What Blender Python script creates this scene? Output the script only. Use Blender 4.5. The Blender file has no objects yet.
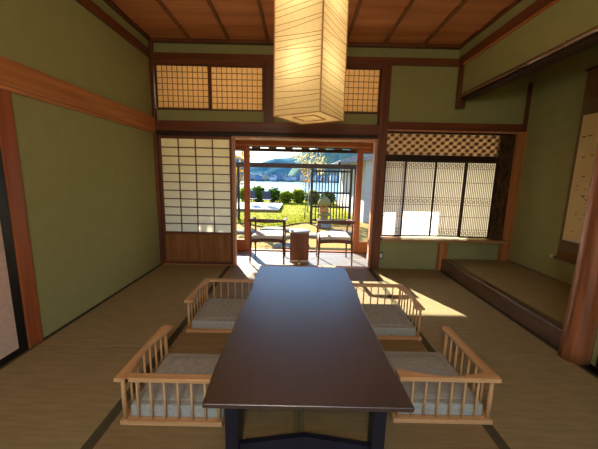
import bpy, bmesh, math, random
from mathutils import Vector, Matrix, noise
random.seed(7)
S = bpy.context.scene
COL = S.collection
PI = math.pi

# ------------------------------------------------------------------ helpers
def lin(r, g, b):
    def f(c):
        c /= 255.0
        return c / 12.92 if c <= .04045 else ((c + .055) / 1.055) ** 2.4
    return (f(r), f(g), f(b), 1.0)

def new_mat(name):
    m = bpy.data.materials.new(name); m.use_nodes = True
    nt = m.node_tree; nt.nodes.clear()
    out = nt.nodes.new('ShaderNodeOutputMaterial')
    return m, nt, out

def principled(nt, out, rough=.6, spec=.4, metal=0.0):
    b = nt.nodes.new('ShaderNodeBsdfPrincipled')
    b.inputs['Roughness'].default_value = rough
    b.inputs['Specular IOR Level'].default_value = spec
    b.inputs['Metallic'].default_value = metal
    nt.links.new(b.outputs[0], out.inputs[0])
    return b

def tex_noise(nt, scale, stretch=(1, 1, 1), detail=4, rough=.55, coord='Object'):
    tc = nt.nodes.new('ShaderNodeTexCoord')
    mp = nt.nodes.new('ShaderNodeMapping'); mp.inputs['Scale'].default_value = stretch
    nz = nt.nodes.new('ShaderNodeTexNoise'); nz.inputs['Scale'].default_value = scale
    nz.inputs['Detail'].default_value = detail; nz.inputs['Roughness'].default_value = rough
    nt.links.new(tc.outputs[coord], mp.inputs[0]); nt.links.new(mp.outputs[0], nz.inputs['Vector'])
    return nz

def ramp(nt, fac, stops):
    r = nt.nodes.new('ShaderNodeValToRGB'); e = r.color_ramp.elements
    e[0].position, e[0].color = stops[0]; e[1].position, e[1].color = stops[-1]
    for p, c in stops[1:-1]:
        x = e.new(p); x.color = c
    nt.links.new(fac, r.inputs[0]); return r

def bump(nt, b, height, strength=.2, dist=.002):
    bp = nt.nodes.new('ShaderNodeBump'); bp.inputs['Strength'].default_value = strength
    bp.inputs['Distance'].default_value = dist
    nt.links.new(height, bp.inputs['Height']); nt.links.new(bp.outputs[0], b.inputs['Normal'])

def mat_noise(name, c1, c2, scale=20, stretch=(1, 1, 1), rough=.7, spec=.3, bstr=.15, bdist=.002, lo=.3, hi=.7, metal=0, detail=4):
    m, nt, out = new_mat(name); b = principled(nt, out, rough, spec, metal)
    nz = tex_noise(nt, scale, stretch, detail)
    r = ramp(nt, nz.outputs[0], [(lo, c1), (hi, c2)])
    nt.links.new(r.outputs[0], b.inputs['Base Color'])
    if bstr: bump(nt, b, nz.outputs[0], bstr, bdist)
    return m

def wood(name, c1, c2, axis='x', rough=.5, spec=.4, scale=9.0):
    st = {'x': (.06, 1, 1), 'y': (1, .06, 1), 'z': (1, 1, .06)}[axis]
    return mat_noise(name, c1, c2, scale * 2, st, rough, spec, .12, .0015, .28, .72, 0, 6)

def mat_paper(name, col, trans, tcol=None):
    m, nt, out = new_mat(name)
    nz = tex_noise(nt, 60, (1, 1, 1), 5)
    c2 = tuple(x * .9 for x in col[:3]) + (1,)
    r = ramp(nt, nz.outputs[0], [(.3, c2), (.7, col)])
    d = nt.nodes.new('ShaderNodeBsdfDiffuse'); t = nt.nodes.new('ShaderNodeBsdfTranslucent')
    nt.links.new(r.outputs[0], d.inputs[0])
    if tcol: t.inputs[0].default_value = tcol
    else: nt.links.new(r.outputs[0], t.inputs[0])
    mx = nt.nodes.new('ShaderNodeMixShader'); mx.inputs[0].default_value = trans
    nt.links.new(d.outputs[0], mx.inputs[1]); nt.links.new(t.outputs[0], mx.inputs[2]); nt.links.new(mx.outputs[0], out.inputs[0])
    return m

def mat_leaf(name, c1, c2, scale=6):
    m, nt, out = new_mat(name)
    nz = tex_noise(nt, scale, (1, 1, 1), 3)
    r = ramp(nt, nz.outputs[0], [(.35, c1), (.65, c2)])
    d = nt.nodes.new('ShaderNodeBsdfDiffuse'); t = nt.nodes.new('ShaderNodeBsdfTranslucent')
    nt.links.new(r.outputs[0], d.inputs[0]); nt.links.new(r.outputs[0], t.inputs[0])
    mx = nt.nodes.new('ShaderNodeMixShader'); mx.inputs[0].default_value = .45
    nt.links.new(d.outputs[0], mx.inputs[1]); nt.links.new(t.outputs[0], mx.inputs[2]); nt.links.new(mx.outputs[0], out.inputs[0])
    return m

def mat_glass(name):
    m, nt, out = new_mat(name)
    fr = nt.nodes.new('ShaderNodeFresnel'); fr.inputs[0].default_value = 1.3
    tr = nt.nodes.new('ShaderNodeBsdfTransparent'); tr.inputs[0].default_value = (.94, .96, .95, 1)
    gl = nt.nodes.new('ShaderNodeBsdfGlossy'); gl.inputs['Roughness'].default_value = .02
    mx = nt.nodes.new('ShaderNodeMixShader')
    nt.links.new(fr.outputs[0], mx.inputs[0]); nt.links.new(tr.outputs[0], mx.inputs[1]); nt.links.new(gl.outputs[0], mx.inputs[2])
    nt.links.new(mx.outputs[0], out.inputs[0]); return m

def mat_emit(name, col, st):
    m, nt, out = new_mat(name); e = nt.nodes.new('ShaderNodeEmission')
    e.inputs[0].default_value = col; e.inputs[1].default_value = st
    nt.links.new(e.outputs[0], out.inputs[0]); return m

class MB:
    def __init__(s): s.bm = bmesh.new()
    def _verts_mat(s, faces, mi):
        for f in faces: f.material_index = mi
    def box(s, x0, x1, y0, y1, z0, z1, bev=0, mi=0):
        vs = [s.bm.verts.new(p) for p in ((x0, y0, z0), (x1, y0, z0), (x1, y1, z0), (x0, y1, z0), (x0, y0, z1), (x1, y0, z1), (x1, y1, z1), (x0, y1, z1))]
        fs = [s.bm.faces.new([vs[i] for i in q]) for q in ((3, 2, 1, 0), (4, 5, 6, 7), (0, 1, 5, 4), (1, 2, 6, 5), (2, 3, 7, 6), (3, 0, 4, 7))]
        s._verts_mat(fs, mi)
        if bev:
            es = set(e for f in fs for e in f.edges)
            r = bmesh.ops.bevel(s.bm, geom=list(es), offset=bev, segments=2, profile=.6, affect='EDGES')
            s._verts_mat(r['faces'], mi)
        return s
    def quad(s, *p, mi=0):
        f = s.bm.faces.new([s.bm.verts.new(q) for q in p]); f.material_index = mi; return s
    def prism(s, pts, d, mi=0):
        """polygon pts (3-D, planar) extruded by vector d"""
        d = Vector(d); a = [s.bm.verts.new(p) for p in pts]; b = [s.bm.verts.new(Vector(p) + d) for p in pts]
        n = len(pts); fs = [s.bm.faces.new(a[::-1]), s.bm.faces.new(b)]
        for i in range(n): fs.append(s.bm.faces.new((a[i], a[(i + 1) % n], b[(i + 1) % n], b[i])))
        s._verts_mat(fs, mi); return s
    def tube(s, pts, rad, n=10, mi=0, cap=True):
        pts = [Vector(p) for p in pts]
        if not isinstance(rad, (list, tuple)): rad = [rad] * len(pts)
        rings = []
        for i, p in enumerate(pts):
            t = (pts[min(i + 1, len(pts) - 1)] - pts[max(i - 1, 0)]).normalized()
            u = t.cross(Vector((0, 0, 1)))
            if u.length < 1e-3: u = Vector((1, 0, 0))
            u.normalize(); w = t.cross(u).normalized()
            rings.append([s.bm.verts.new(p + (u * math.cos(2 * PI * k / n) + w * math.sin(2 * PI * k / n)) * rad[i]) for k in range(n)])
        for a, b in zip(rings, rings[1:]):
            for k in range(n):
                f = s.bm.faces.new((a[k], a[(k + 1) % n], b[(k + 1) % n], b[k])); f.material_index = mi; f.smooth = True
        if cap:
            for r in (rings[0], rings[-1]):
                f = s.bm.faces.new(r); f.material_index = mi
        return s
    def loft(s, secs, mi=0, smooth=False, closed=False):
        rings = [[s.bm.verts.new(p) for p in sec] for sec in secs]; n = len(secs[0])
        for a, b in zip(rings, rings[1:]):
            for k in range(n):
                f = s.bm.faces.new((a[k], a[(k + 1) % n], b[(k + 1) % n], b[k])); f.material_index = mi; f.smooth = smooth
        for r in (rings[0], rings[-1]):
            f = s.bm.faces.new(r); f.material_index = mi
        return s
    def lathe(s, prof, cx=0, cy=0, n=24, mi=0, smooth=True):
        secs = [[(cx + r * math.cos(2 * PI * k / n), cy + r * math.sin(2 * PI * k / n), z) for k in range(n)] for r, z in prof]
        return s.loft(secs, mi, smooth)
    def build(s, name, mats, parent=None, smooth=None):
        bmesh.ops.recalc_face_normals(s.bm, faces=s.bm.faces[:])
        me = bpy.data.meshes.new(name); s.bm.to_mesh(me); s.bm.free()
        if not isinstance(mats, (list, tuple)): mats = [mats]
        for m in mats: me.materials.append(m)
        if smooth is not None:
            for p in me.polygons: p.use_smooth = smooth
        o = bpy.data.objects.new(name, me); COL.objects.link(o)
        if parent: o.parent = parent
        return o

def tag(o, label=None, cat=None, group=None, kind=None):
    if label: o['label'] = label
    if cat: o['category'] = cat
    if group: o['group'] = group
    if kind: o['kind'] = kind
    return o
def empty(name, loc=(0, 0, 0), rz=0, label=None, cat=None, group=None, kind=None):
    o = bpy.data.objects.new(name, None); COL.objects.link(o); o.location = loc; o.rotation_euler = (0, 0, rz)
    o.empty_display_size = .1
    return tag(o, label, cat, group, kind)
def struct(o, label, cat='structure'):
    return tag(o, label, cat, None, 'structure')
def pillow(mb, x0, x1, y0, y1, z0, z1, n=10, e=.35, crown=.0, mi=0):
    """soft cushion: rounded slab, edges pulled in"""
    cx, cy = (x0 + x1) / 2, (y0 + y1) / 2; hx, hy = (x1 - x0) / 2, (y1 - y0) / 2; zc = (z0 + z1) / 2; hz = (z1 - z0) / 2
    def pt(u, v, top):
        d = max(abs(u), abs(v)); h = (1 - d ** 8) ** e if d < 1 else 0
        return (cx + hx * u, cy + hy * v, zc + (hz * h + crown * (1 - u * u) * (1 - v * v)) * (1 if top else -1))
    g = [-1 + 2 * i / n for i in range(n + 1)]
    g = [math.copysign(abs(t) ** .6, t) for t in g]
    for top in (1, 0):
        V = [[mb.bm.verts.new(pt(u, v, top)) for v in g] for u in g]
        for i in range(n):
            for j in range(n):
                f = mb.bm.faces.new((V[i][j], V[i + 1][j], V[i + 1][j + 1], V[i][j + 1])); f.smooth = True; f.material_index = mi
    bmesh.ops.remove_doubles(mb.bm, verts=mb.bm.verts[:], dist=1e-5)
    return mb

# ------------------------------------------------------------------ materials
DARK1, DARK2 = lin(52, 28, 18), lin(84, 46, 28)
M = {}
for ax in 'xyz':
    M['beam_' + ax] = wood('dark brown timber ' + ax, lin(86, 45, 26), lin(126, 72, 42), ax, .42, .4)
    M['rail_' + ax] = wood('orange brown timber ' + ax, lin(160, 98, 56), lin(204, 136, 82), ax, .45, .4)
    M['door_' + ax] = wood('red brown door wood ' + ax, lin(132, 66, 34), lin(172, 94, 50), ax, .4, .4)
    M['pale_' + ax] = wood('pale honey wood ' + ax, lin(186, 140, 92), lin(216, 172, 120), ax, .5, .35, 12)
    M['black_' + ax] = wood('black brown lattice wood ' + ax, lin(38, 22, 16), lin(58, 34, 24), ax, .5, .3)
M['koshi'] = wood('brown screen base board', lin(118, 72, 32), lin(160, 106, 54), 'z', .5, .3)
M['lattice_x'] = M['lattice_z'] = wood('brown lattice wood', lin(120, 80, 52), lin(150, 104, 70), 'z', .6, .2)
M['slat'] = wood('pale brown slat wood', lin(120, 90, 68), lin(146, 112, 84), 'z', .6, .2)
M['sill'] = wood('polished tan sill board', lin(150, 108, 66), lin(186, 144, 94), 'x', .28, .5)
M['edge'] = wood('pinkish lit casing wood', lin(168, 112, 82), lin(194, 140, 108), 'z', .4, .4)  # edges catching light, painted as paler pink wood
M['ceil'] = wood('cedar ceiling boards', lin(178, 110, 68), lin(220, 152, 102), 'x', .5, .35, 5)
M['plaster'] = mat_noise('olive green sand plaster', lin(151, 152, 103), lin(157, 157, 109), 9, (1, 1, 1), .95, .1, .3, .002, .3, .7, 0, 8)
M['plaster_light'] = mat_noise('pale outdoor plaster', lin(206, 204, 196), lin(226, 224, 216), 9, (1, 1, 1), .9, .1, .1)
M['shoji_white'] = mat_paper('white alcove paper', lin(252, 250, 248), .64)
M['fretpaper'] = mat_paper('tan fretwork paper', lin(232, 200, 164), .55)
M['shoji'] = mat_paper('cream shoji paper', lin(250, 240, 204), .66)
M['ranma'] = mat_paper('warmlit transom paper', lin(246, 200, 142), .66)  # warm bounce light from the veranda tinted into the paper colour
M['washi'] = mat_paper('warm washi lamp paper', lin(244, 226, 176), .62)
M['fusuma'] = mat_noise('greyish fusuma paper', lin(200, 174, 156), lin(214, 188, 170), 30, (1, 1, 1), .9, .1, .05)
M['housewhite'] = mat_noise('white house wall', lin(170, 168, 164), lin(184, 182, 178), 9, (1, 1, 1), .9, .1, .1)
M['lacquer'] = mat_noise('black lacquer', lin(16, 13, 12), lin(24, 20, 18), 10, (1, 1, 1), .35, .4, 0)
M['glass'] = mat_glass('clear window glass')
M['cushion'] = mat_noise('grey woven cushion cloth', lin(152, 154, 146), lin(174, 175, 164), 90, (1, .25, 1), .95, .1, .3, .001)
M['table'] = wood('dark walnut lacquered table', lin(50, 29, 25), lin(66, 40, 34), 'y', .40, 1.0, 5)
M['table'].node_tree.nodes['Principled BSDF'].inputs['IOR'].default_value = 1.75
M['table'].node_tree.nodes['Principled BSDF'].inputs['Coat Weight'].default_value = .5
M['table'].node_tree.nodes['Principled BSDF'].inputs['Coat Roughness'].default_value = .3
M['tableleg'] = mat_noise('blue black table leg', lin(24, 24, 34), lin(32, 32, 44), 10, (1, 1, .1), .4, .4, 0)
M['border'] = mat_noise('dark tatami border cloth', lin(72, 68, 50), lin(90, 84, 62), 120, (1, 1, 1), .9, .1, .1)
M['border_pale'] = mat_noise('olive tatami border cloth', lin(112, 104, 74), lin(126, 116, 84), 120, (1, 1, 1), .9, .1, .1)
M['chairwood'] = wood('dark walnut armchair wood', lin(84, 48, 34), lin(116, 70, 50), 'z', .4, .4)
M['creamcloth'] = mat_noise('cream seat cloth', lin(214, 206, 190), lin(228, 222, 208), 60, (1, 1, 1), .95, .1, .1)
M['sidetop'] = mat_noise('grey stone tabletop', lin(132, 138, 144), lin(152, 158, 164), 15, (1, 1, 1), .35, .5, 0)
M['sidebase'] = wood('brown side table panel', lin(124, 78, 56), lin(150, 98, 72), 'z', .5, .3)
M['white'] = mat_noise('white plastic', lin(226, 224, 214), lin(234, 232, 224), 10, (1, 1, 1), .4, .4, 0)
M['veranda'] = wood('pale veranda boards', lin(112, 108, 104), lin(142, 136, 130), 'x', .38, .5, 6)
M['log'] = wood('reddish polished log', lin(92, 50, 28), lin(178, 108, 64), 'z', .4, .45, 12)
M['bamboo'] = mat_noise('smoked bamboo', lin(84, 54, 40), lin(126, 90, 70), 14, (1, .1, 1), .14, .8, 0)
M['step'] = wood('dark lacquered step', lin(78, 56, 44), lin(108, 80, 62), 'y', .18, .6, 6)
M['silver'] = mat_noise('brown grey silk mount', lin(116, 96, 78), lin(134, 112, 92), 150, (1, 1, 1), .8, .2, .1)
M['brocade'] = mat_noise('brown silk mount', lin(116, 84, 54), lin(136, 102, 68), 60, (1, 1, .2), .8, .2, .1)
M['scrollpaper'] = mat_noise('tan painting paper', lin(242, 222, 176), lin(248, 230, 188), 4, (1, 1, 1), .9, .1, 0)
M['ink'] = mat_noise('ink', lin(28, 24, 22), lin(44, 38, 34), 10, (1, 1, 1), .9, .1, 0)
M['fibre'] = mat_noise('brown washi fibres', lin(128, 96, 56), lin(148, 112, 66), 10, (1, 1, 1), .9, .1, 0)
M['metal'] = mat_noise('dark metal', lin(40, 40, 42), lin(56, 56, 58), 10, (1, 1, 1), .4, .5, 0, metal=.7)
M['bulb'] = mat_emit('lamp bulb', (1, .80, .56, 1), 33)
M['mottle'] = mat_noise('mottled dark bark panel', lin(40, 28, 18), lin(96, 66, 36), 28, (1, 1, .5), .6, .3, .2, .002, .35, .65)
# garden
M['grass'] = mat_noise('sunlit lawn', lin(112, 114, 22), lin(152, 146, 36), 5, (1, 1, 1), .95, .05, .3, .02, .3, .7, 0, 8)
M['blade'] = mat_leaf('grass blades', lin(108, 118, 22), lin(150, 148, 38), 3)
M['gravel'] = mat_noise('tan garden gravel', lin(136, 106, 52), lin(170, 138, 80), 30, (1, 1, 1), .95, .05, .5, .01)
M['stone'] = mat_noise('grey stepping stone', lin(106, 100, 88), lin(140, 132, 116), 12, (1, 1, 1), .9, .1, .4, .01)
M['moss'] = mat_noise('mossy lantern stone', lin(108, 102, 56), lin(140, 130, 82), 14, (1, 1, 1), .95, .05, .5, .01)
M['peach'] = mat_noise('peach lantern stone', lin(150, 104, 66), lin(168, 124, 82), 14, (1, 1, 1), .95, .05, .3, .01)
M['fence'] = wood('weathered black fence wood', lin(40, 36, 34), lin(62, 54, 50), 'z', .7, .2)
M['beamout'] = wood('weathered brown beam', lin(48, 34, 26), lin(70, 52, 38), 'x', .8, .2)
M['deck'] = wood('pale deck boards', lin(170, 158, 146), lin(192, 182, 170), 'x', .6, .3)  # deck top paler than its fascia
M['deckside'] = wood('brown deck fascia', lin(118, 84, 62), lin(146, 108, 82), 'x', .7, .2)
M['deckchair'] = mat_noise('dark blue grey mesh seat', lin(48, 58, 70), lin(66, 78, 92), 80, (1, 1, 1), .7, .2, .1)
M['leaf_green'] = mat_leaf('green shrub leaves', lin(58, 84, 28), lin(122, 140, 50))
M['leaf_yellow'] = mat_leaf('yellow green shrub leaves', lin(110, 122, 28), lin(164, 166, 56))
M['leaf_gold'] = mat_leaf('golden autumn leaves', lin(168, 124, 34), lin(194, 158, 70))
M['leaf_pale'] = mat_leaf('pale autumn leaves', lin(176, 160, 106), lin(206, 194, 140))
M['bark'] = mat_noise('bark', lin(92, 74, 56), lin(130, 108, 84), 20, (1, 1, .2), .9, .1, .3)
M['palebark'] = mat_noise('pale bark', lin(180, 166, 140), lin(206, 194, 170), 20, (1, 1, .2), .9, .1, .3)
M['roofgrey'] = mat_noise('grey roof', lin(100, 102, 104), lin(148, 150, 148), 12, (1, .2, 1), .6, .3, .2)
M['roofside'] = mat_noise('green grey siding', lin(160, 162, 150), lin(180, 182, 168), 20, (4, 4, .1), .7, .2, .2)
M['hill'] = mat_noise('haze tinted wooded hill', lin(62, 96, 104), lin(86, 120, 126), .06, (1, 1, 1), 1, 0, 0, lo=.35, hi=.65, detail=10)  # distance haze painted into the hill colour as blue green
M['hillnear'] = mat_noise('haze tinted olive hill', lin(70, 104, 106), lin(122, 128, 96), .22, (1, 1, 1), 1, 0, 0, lo=.35, hi=.65, detail=10)  # same haze blue mixed into the nearer hill colour
M['shore'] = mat_noise('far shore', lin(50, 66, 66), lin(74, 86, 78), .3, (1, 1, 1), 1, 0, 0)
M['town'] = [mat_noise('town wall %d' % i, c, tuple(min(1, x * 1.15) for x in c[:3]) + (1,), 1, (1, 1, 1), .9, .1, 0) for i, c in
             enumerate((lin(126, 146, 166), lin(160, 172, 180), lin(92, 116, 146), lin(150, 148, 140)))]
M['townroof'] = mat_noise('town roof', lin(84, 104, 124), lin(104, 122, 138), 1, (1, 1, 1), .9, .1, 0)

def mat_water():  # rippled, reflects the bright sky
    m, nt, out = new_mat('lake water'); b = principled(nt, out, .18, .6)
    b.inputs['Base Color'].default_value = lin(150, 180, 196)
    nz = tex_noise(nt, .5, (1, 3, 1), 6); bump(nt, b, nz.outputs[0], .25, .3); return m
M['water'] = mat_water()

def mat_tatami(name, c1, c2):
    m, nt, out = new_mat(name); b = principled(nt, out, .62, .3)
    tc = nt.nodes.new('ShaderNodeTexCoord')
    wv = nt.nodes.new('ShaderNodeTexWave'); wv.bands_direction = 'X'; wv.inputs['Scale'].default_value = 27
    wv.inputs['Distortion'].default_value = .4; wv.inputs['Detail'].default_value = 1
    nt.links.new(tc.outputs['Object'], wv.inputs['Vector'])
    nz = tex_noise(nt, 40, (.15, 1, 1), 5)
    n2 = tex_noise(nt, 2, (1, 1, 1), 3)
    r = ramp(nt, nz.outputs[0], [(.3, c1), (.7, c2)])
    mx = nt.nodes.new('ShaderNodeMix'); mx.data_type = 'RGBA'; mx.blend_type = 'MULTIPLY'; mx.inputs[0].default_value = .22
    nt.links.new(r.outputs[0], mx.inputs['A']); nt.links.new(wv.outputs[0], mx.inputs['B'])
    nt.links.new(mx.outputs['Result'], b.inputs['Base Color'])
    bump(nt, b, wv.outputs[0], .25, .0012)
    return m
M['tatami'] = mat_tatami('straw tatami', lin(146, 130, 90), lin(166, 148, 106))
M['tatami_warmlit'] = mat_tatami('browner straw tatami', lin(138, 118, 82), lin(156, 136, 96))  # browner tone of the centre mats is their lighting put into the colour

# ------------------------------------------------------------------ dimensions
XL, XR, XA = -1.77, 1.84, 2.70
YF = -5.55            # rear wall
ZC = 2.68             # ceiling
YD = .85              # outer glass door plane

# ------------------------------------------------------------------ floor
fl = MB().box(XL - .06, XA + .06, YF, 0.03, -.12, -.045).build('floor', M['black_x']); struct(fl, 'room floor laid with straw tatami mats', 'floor')
xs = [XL, -.885, .02, .93, XR]
for c in range(4):
    for r in range(3):
        y1 = -1.85 * r - .004; y0 = -1.85 * (r + 1) + .004
        x0, x1 = xs[c] + .001, xs[c + 1] - .001
        mat = M['tatami'] if c in (0, 3) else M['tatami_warmlit']
        t = MB().box(x0, x1, y0, y1, -.045, 0, .003).build('tatami_mat', mat, fl)
        wl = .024
        ml = M['border_pale'] if c == 2 else M['border']; mr = M['border_pale'] if c == 1 else M['border']
        MB().box(x0, x0 + wl, y0 + .001, y1 - .001, 0, .0016).build('cloth_border', ml, t)
        MB().box(x1 - wl, x1, y0 + .001, y1 - .001, 0, .0016).build('cloth_border', mr, t)
# veranda floor
vb = MB()
nb = 9
for i in range(nb):
    a = .035 + (YD + .06 - .035) * i / nb; b = .035 + (YD + .06 - .035) * (i + 1) / nb
    vb.box(XL - .05, XA + .05, a, b - .003, -.06, -.02, .002)
struct(vb.build('floor_veranda', M['veranda']), 'pale wooden veranda floor between room and garden', 'floor')

# ------------------------------------------------------------------ ceiling
cb = MB(); n = 13
for i in range(n):
    a = YF + (0.06 - YF) * i / n; b = YF + (0.06 - YF) * (i + 1) / n
    z = ZC
    cb.prism([(XL - .06, a, z + .014), (XL - .06, b + .012, z), (XL - .06, b + .012, z + .03), (XL - .06, a, z + .044)], (XA + .12 - XL, 0, 0))
ce = cb.build('ceiling', M['ceil']); struct(ce, 'cedar board ceiling with thin battens', 'ceiling')
for x in (-1.285, -.84, -.395, .05, .495, .935, 1.38):
    MB().box(x - .014, x + .014, YF, .0, ZC - .022, ZC + .012, .003).build('batten', M['lattice_x'], ce)
struct(MB().box(XL - .06, XA + .1, YF - .02, YD + .5, ZC + .06, ZC + .12).build('ceiling_roof_deck', M['beam_x']), 'roof deck over the room', 'roof')

# ------------------------------------------------------------------ walls
wl_ = MB().box(XL - .07, XL, YF, 1.0, -.4, ZC + .05).build('wall_left', M['plaster']); struct(wl_, 'olive green plaster wall on the left', 'wall')
wb = MB(); T0, T1 = .03, .09
def wseg(x0, x1, z0, z1): wb.box(x0, x1, T0, T1, z0, z1)
wseg(XL, XA, 2.42, ZC + .05)
wseg(XL, 1.0, 1.66, 1.92)
wseg(-.47, -.30, 1.92, 2.42); wseg(.92, XA, 1.72, 2.42)
wseg(1.0, XA, -.12, .40)
wseg(2.42, XA, .40, 1.72)
wbo = wb.build('wall_back', M['plaster']); struct(wbo, 'olive green plaster back wall around doors and windows', 'wall')
wr = MB(); wr.box(XR - .01, XR + .055, YF, .03, 2.12, ZC + .05)
struct(wr.build('wall_right', M['plaster']), 'green hanging wall above the alcove opening', 'wall')
struct(MB().box(XA, XA + .08, YF, YD + .1, -.4, ZC + .05).build('wall_alcove', M['plaster']), 'green plaster side wall inside the alcove', 'wall')
struct(MB().box(XR + .08, XA, -1.98, -1.90, 0, ZC).build('wall_partition', M['plaster']), 'green plaster partition behind the log pillar', 'wall')
wf = MB(); wf.box(XL, XA, YF - .08, YF, 1.72, ZC + .05); wf.box(XL, XL + .1, YF - .08, YF, -.12, 1.72); wf.box(XR, XA, YF - .08, YF, -.12, 1.72)
struct(wf.build('wall_front', M['plaster']), 'wall behind the viewer with a wide opening', 'wall')

# ------------------------------------------------------------------ timber trim
ntr = [0]
def trim(x0, x1, y0, y1, z0, z1, mat, label, bev=.004, cat='trim'):
    ntr[0] += 1
    return struct(MB().box(x0, x1, y0, y1, z0, z1, bev).build('trim_%d' % ntr[0], M[mat] if isinstance(mat, str) else mat), label, cat)
# left wall
trim(XL - .005, XL + .035, YF, -.02, 1.655, 1.815, 'rail_y', 'broad orange brown rail along the left wall', .006)
trim(XL - .005, XL + .02, YF, -.02, 1.632, 1.655, 'rail_y', 'thin lower lip of the rail on the left wall', .003)
trim(XL - .005, XL + .03, YF, .0, 2.47, 2.55, 'beam_y', 'upper brown picture rail on the left wall')
trim(XL - .005, XL + .04, YF, .0, 2.655, 2.70, 'beam_y', 'ceiling edge moulding on the left wall')
trim(XL - .03, XL + .012, -1.90, -1.80, 0, 1.635, 'door_z', 'orange brown post beside the paper door', .006, 'post')
trim(XL - .03, XL + .012, -1.945, -1.842, 1.815, 2.47, 'door_z', 'upper post above the left rail', .006, 'post')
trim(XL - .004, XL + .006, -1.80, -.03, 0, .008, 'black_y', 'thin dark floor strip along the left wall', .002)
# back wall
trim(XL - .02, XL + .035, -.025, .05, 0, 2.66, 'beam_z', 'dark corner post where left wall meets the back wall', .005, 'post')
trim(XL + .03, XR + .02, -.03, .04, 2.65, 2.70, 'beam_x', 'ceiling edge moulding on the back wall')
trim(XL + .03, XR + .02, -.02, .04, 2.462, 2.535, 'beam_x', 'upper brown picture rail on the back wall')
trim(XL + .03, .945, -.03, .05, 1.665, 1.785, 'beam_x', 'dark brown lintel rail above the garden opening', .005)
trim(XL + .03, .945, -.01, .06, 1.615, 1.665, 'black_x', 'sliding track under the lintel rail', .003)
trim(1.03, 2.66, -.025, .05, 1.735, 1.825, 'beam_x', 'brown rail above the alcove window')
trim(1.03, 2.66, -.035, .0, 1.715, 1.735, 'edge', 'thin light lip under the alcove window rail', .002)
trim(.93, 1.04, -.03, .10, 0, 2.466, 'beam_z', 'dark brown pillar between garden opening and alcove window', .007, 'pillar')
trim(-.445, -.325, -.02, .07, 1.785, 2.466, 'beam_z', 'short brown post between the two transoms', .005, 'post')
trim(2.59, 2.705, -.03, .06, .0, 1.74, 'rail_z', 'reddish corner post in the alcove', .006, 'post')
trim(2.68, 2.703, -.02, .04, 1.74, 2.30, 'beam_z', 'thin dark post in the alcove corner', .003, 'post')
struct(MB().box(2.425, 2.59, -.012, .035, .40, 1.70, .003).build('trim_panel', M['mottle']), 'mottled dark panel beside the alcove window', 'panel')
trim(1.04, 2.60, -.01, .07, 1.38, 1.445, 'black_x', 'dark rail between fretwork and alcove window', .003)
trim(1.04, 2.60, -.01, .07, 1.70, 1.72, 'black_x', 'dark rail over the fretwork', .003)
trim(XL + .03, .945, -.012, .05, 2.418, 2.464, 'beam_x', 'dark head rail over the transom screens', .003)
# sill board of the alcove window
sb = MB().box(1.04, 2.62, -.105, .09, .384, .415, .004).build('trim_sill', M['sill']); struct(sb, 'brown sill board below the alcove window', 'sill')
trim(1.80, 1.905, -.035, .03, 0, .384, 'rail_z', 'short post under the sill board by the step', .004, 'post')
# casing around garden opening
trim(-.832, -.80, -.025, .06, 0, 1.60, 'edge', 'light casing strip left of the garden opening', .003, 'casing')
trim(.90, .93, -.025, .06, 0, 1.60, 'edge', 'light casing strip right of the garden opening', .003, 'casing')
trim(-.832, .93, -.025, .06, 1.60, 1.622, 'edge', 'light casing strip along the top of the garden opening', .003, 'casing')
trim(-.80, .90, .10, .14, 1.60, 1.615, 'edge', 'second light strip on the head of the garden opening', .002, 'casing')
trim(XL, 1.0, -.02, .065, -.02, .004, 'pale_x', 'floor track between tatami and veranda', .003)
# right side
trim(XR - .03, XR + .02, YF, .0, 2.462, 2.55, 'beam_y', 'brown picture rail on the hanging wall')
trim(XR - .025, XR - .009, YF, .0, 2.44, 2.462, 'rail_y', 'thin light lip under the hanging wall picture rail', .002)
trim(XR - .035, XR + .02, YF, .0, 2.655, 2.70, 'beam_y', 'ceiling edge moulding on the right')
trim(XR - .03, XR + .05, -.115, -.03, 1.985, 2.46, 'beam_z', 'short hanging post at the end of the alcove beam', .004, 'post')
trim(XR - .008, XR + .10, YF, -.115, 2.062, 2.13, 'black_y', 'dark beam under the hanging wall', .004, 'beam')
bmb = MB(); pts = []; rr = []
y = -.12
while y > YF + .1:
    for d, r in ((0, .019), (.012, .0225), (.024, .019), (.2, .0185)):
        pts.append((XR - .030, y - d, 2.098)); rr.append(r)
    y -= .34
bmb.tube(pts, rr, 14)
struct(bmb.build('trim_bamboo', M['bamboo']), 'glossy bamboo pole along the beam under the hanging wall', 'bamboo')
# log pillar
lp = MB(); secs = []
for i in range(25):
    z = 2.14 * i / 24; r = .082 - .014 * min(1, z / 1.3) ** .8
    cx = 1.864 + .006 * math.sin(z * 3); 
    secs.append([(cx + r * (1 + .05 * noise.noise(Vector((math.cos(a) * 1.6, math.sin(a) * 1.6, z * 1.5)))) * math.cos(a),
                  -1.875 + r * (1 + .05 * noise.noise(Vector((math.cos(a) * 1.6, math.sin(a) * 1.6, z * 1.5 + 4)))) * math.sin(a), z) for a in [2 * PI * k / 28 for k in range(28)]])
lp.loft(secs, 0, True)
struct(lp.build('trim_log_pillar', M['log']), 'reddish natural log pillar at the edge of the alcove', 'pillar')

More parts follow.
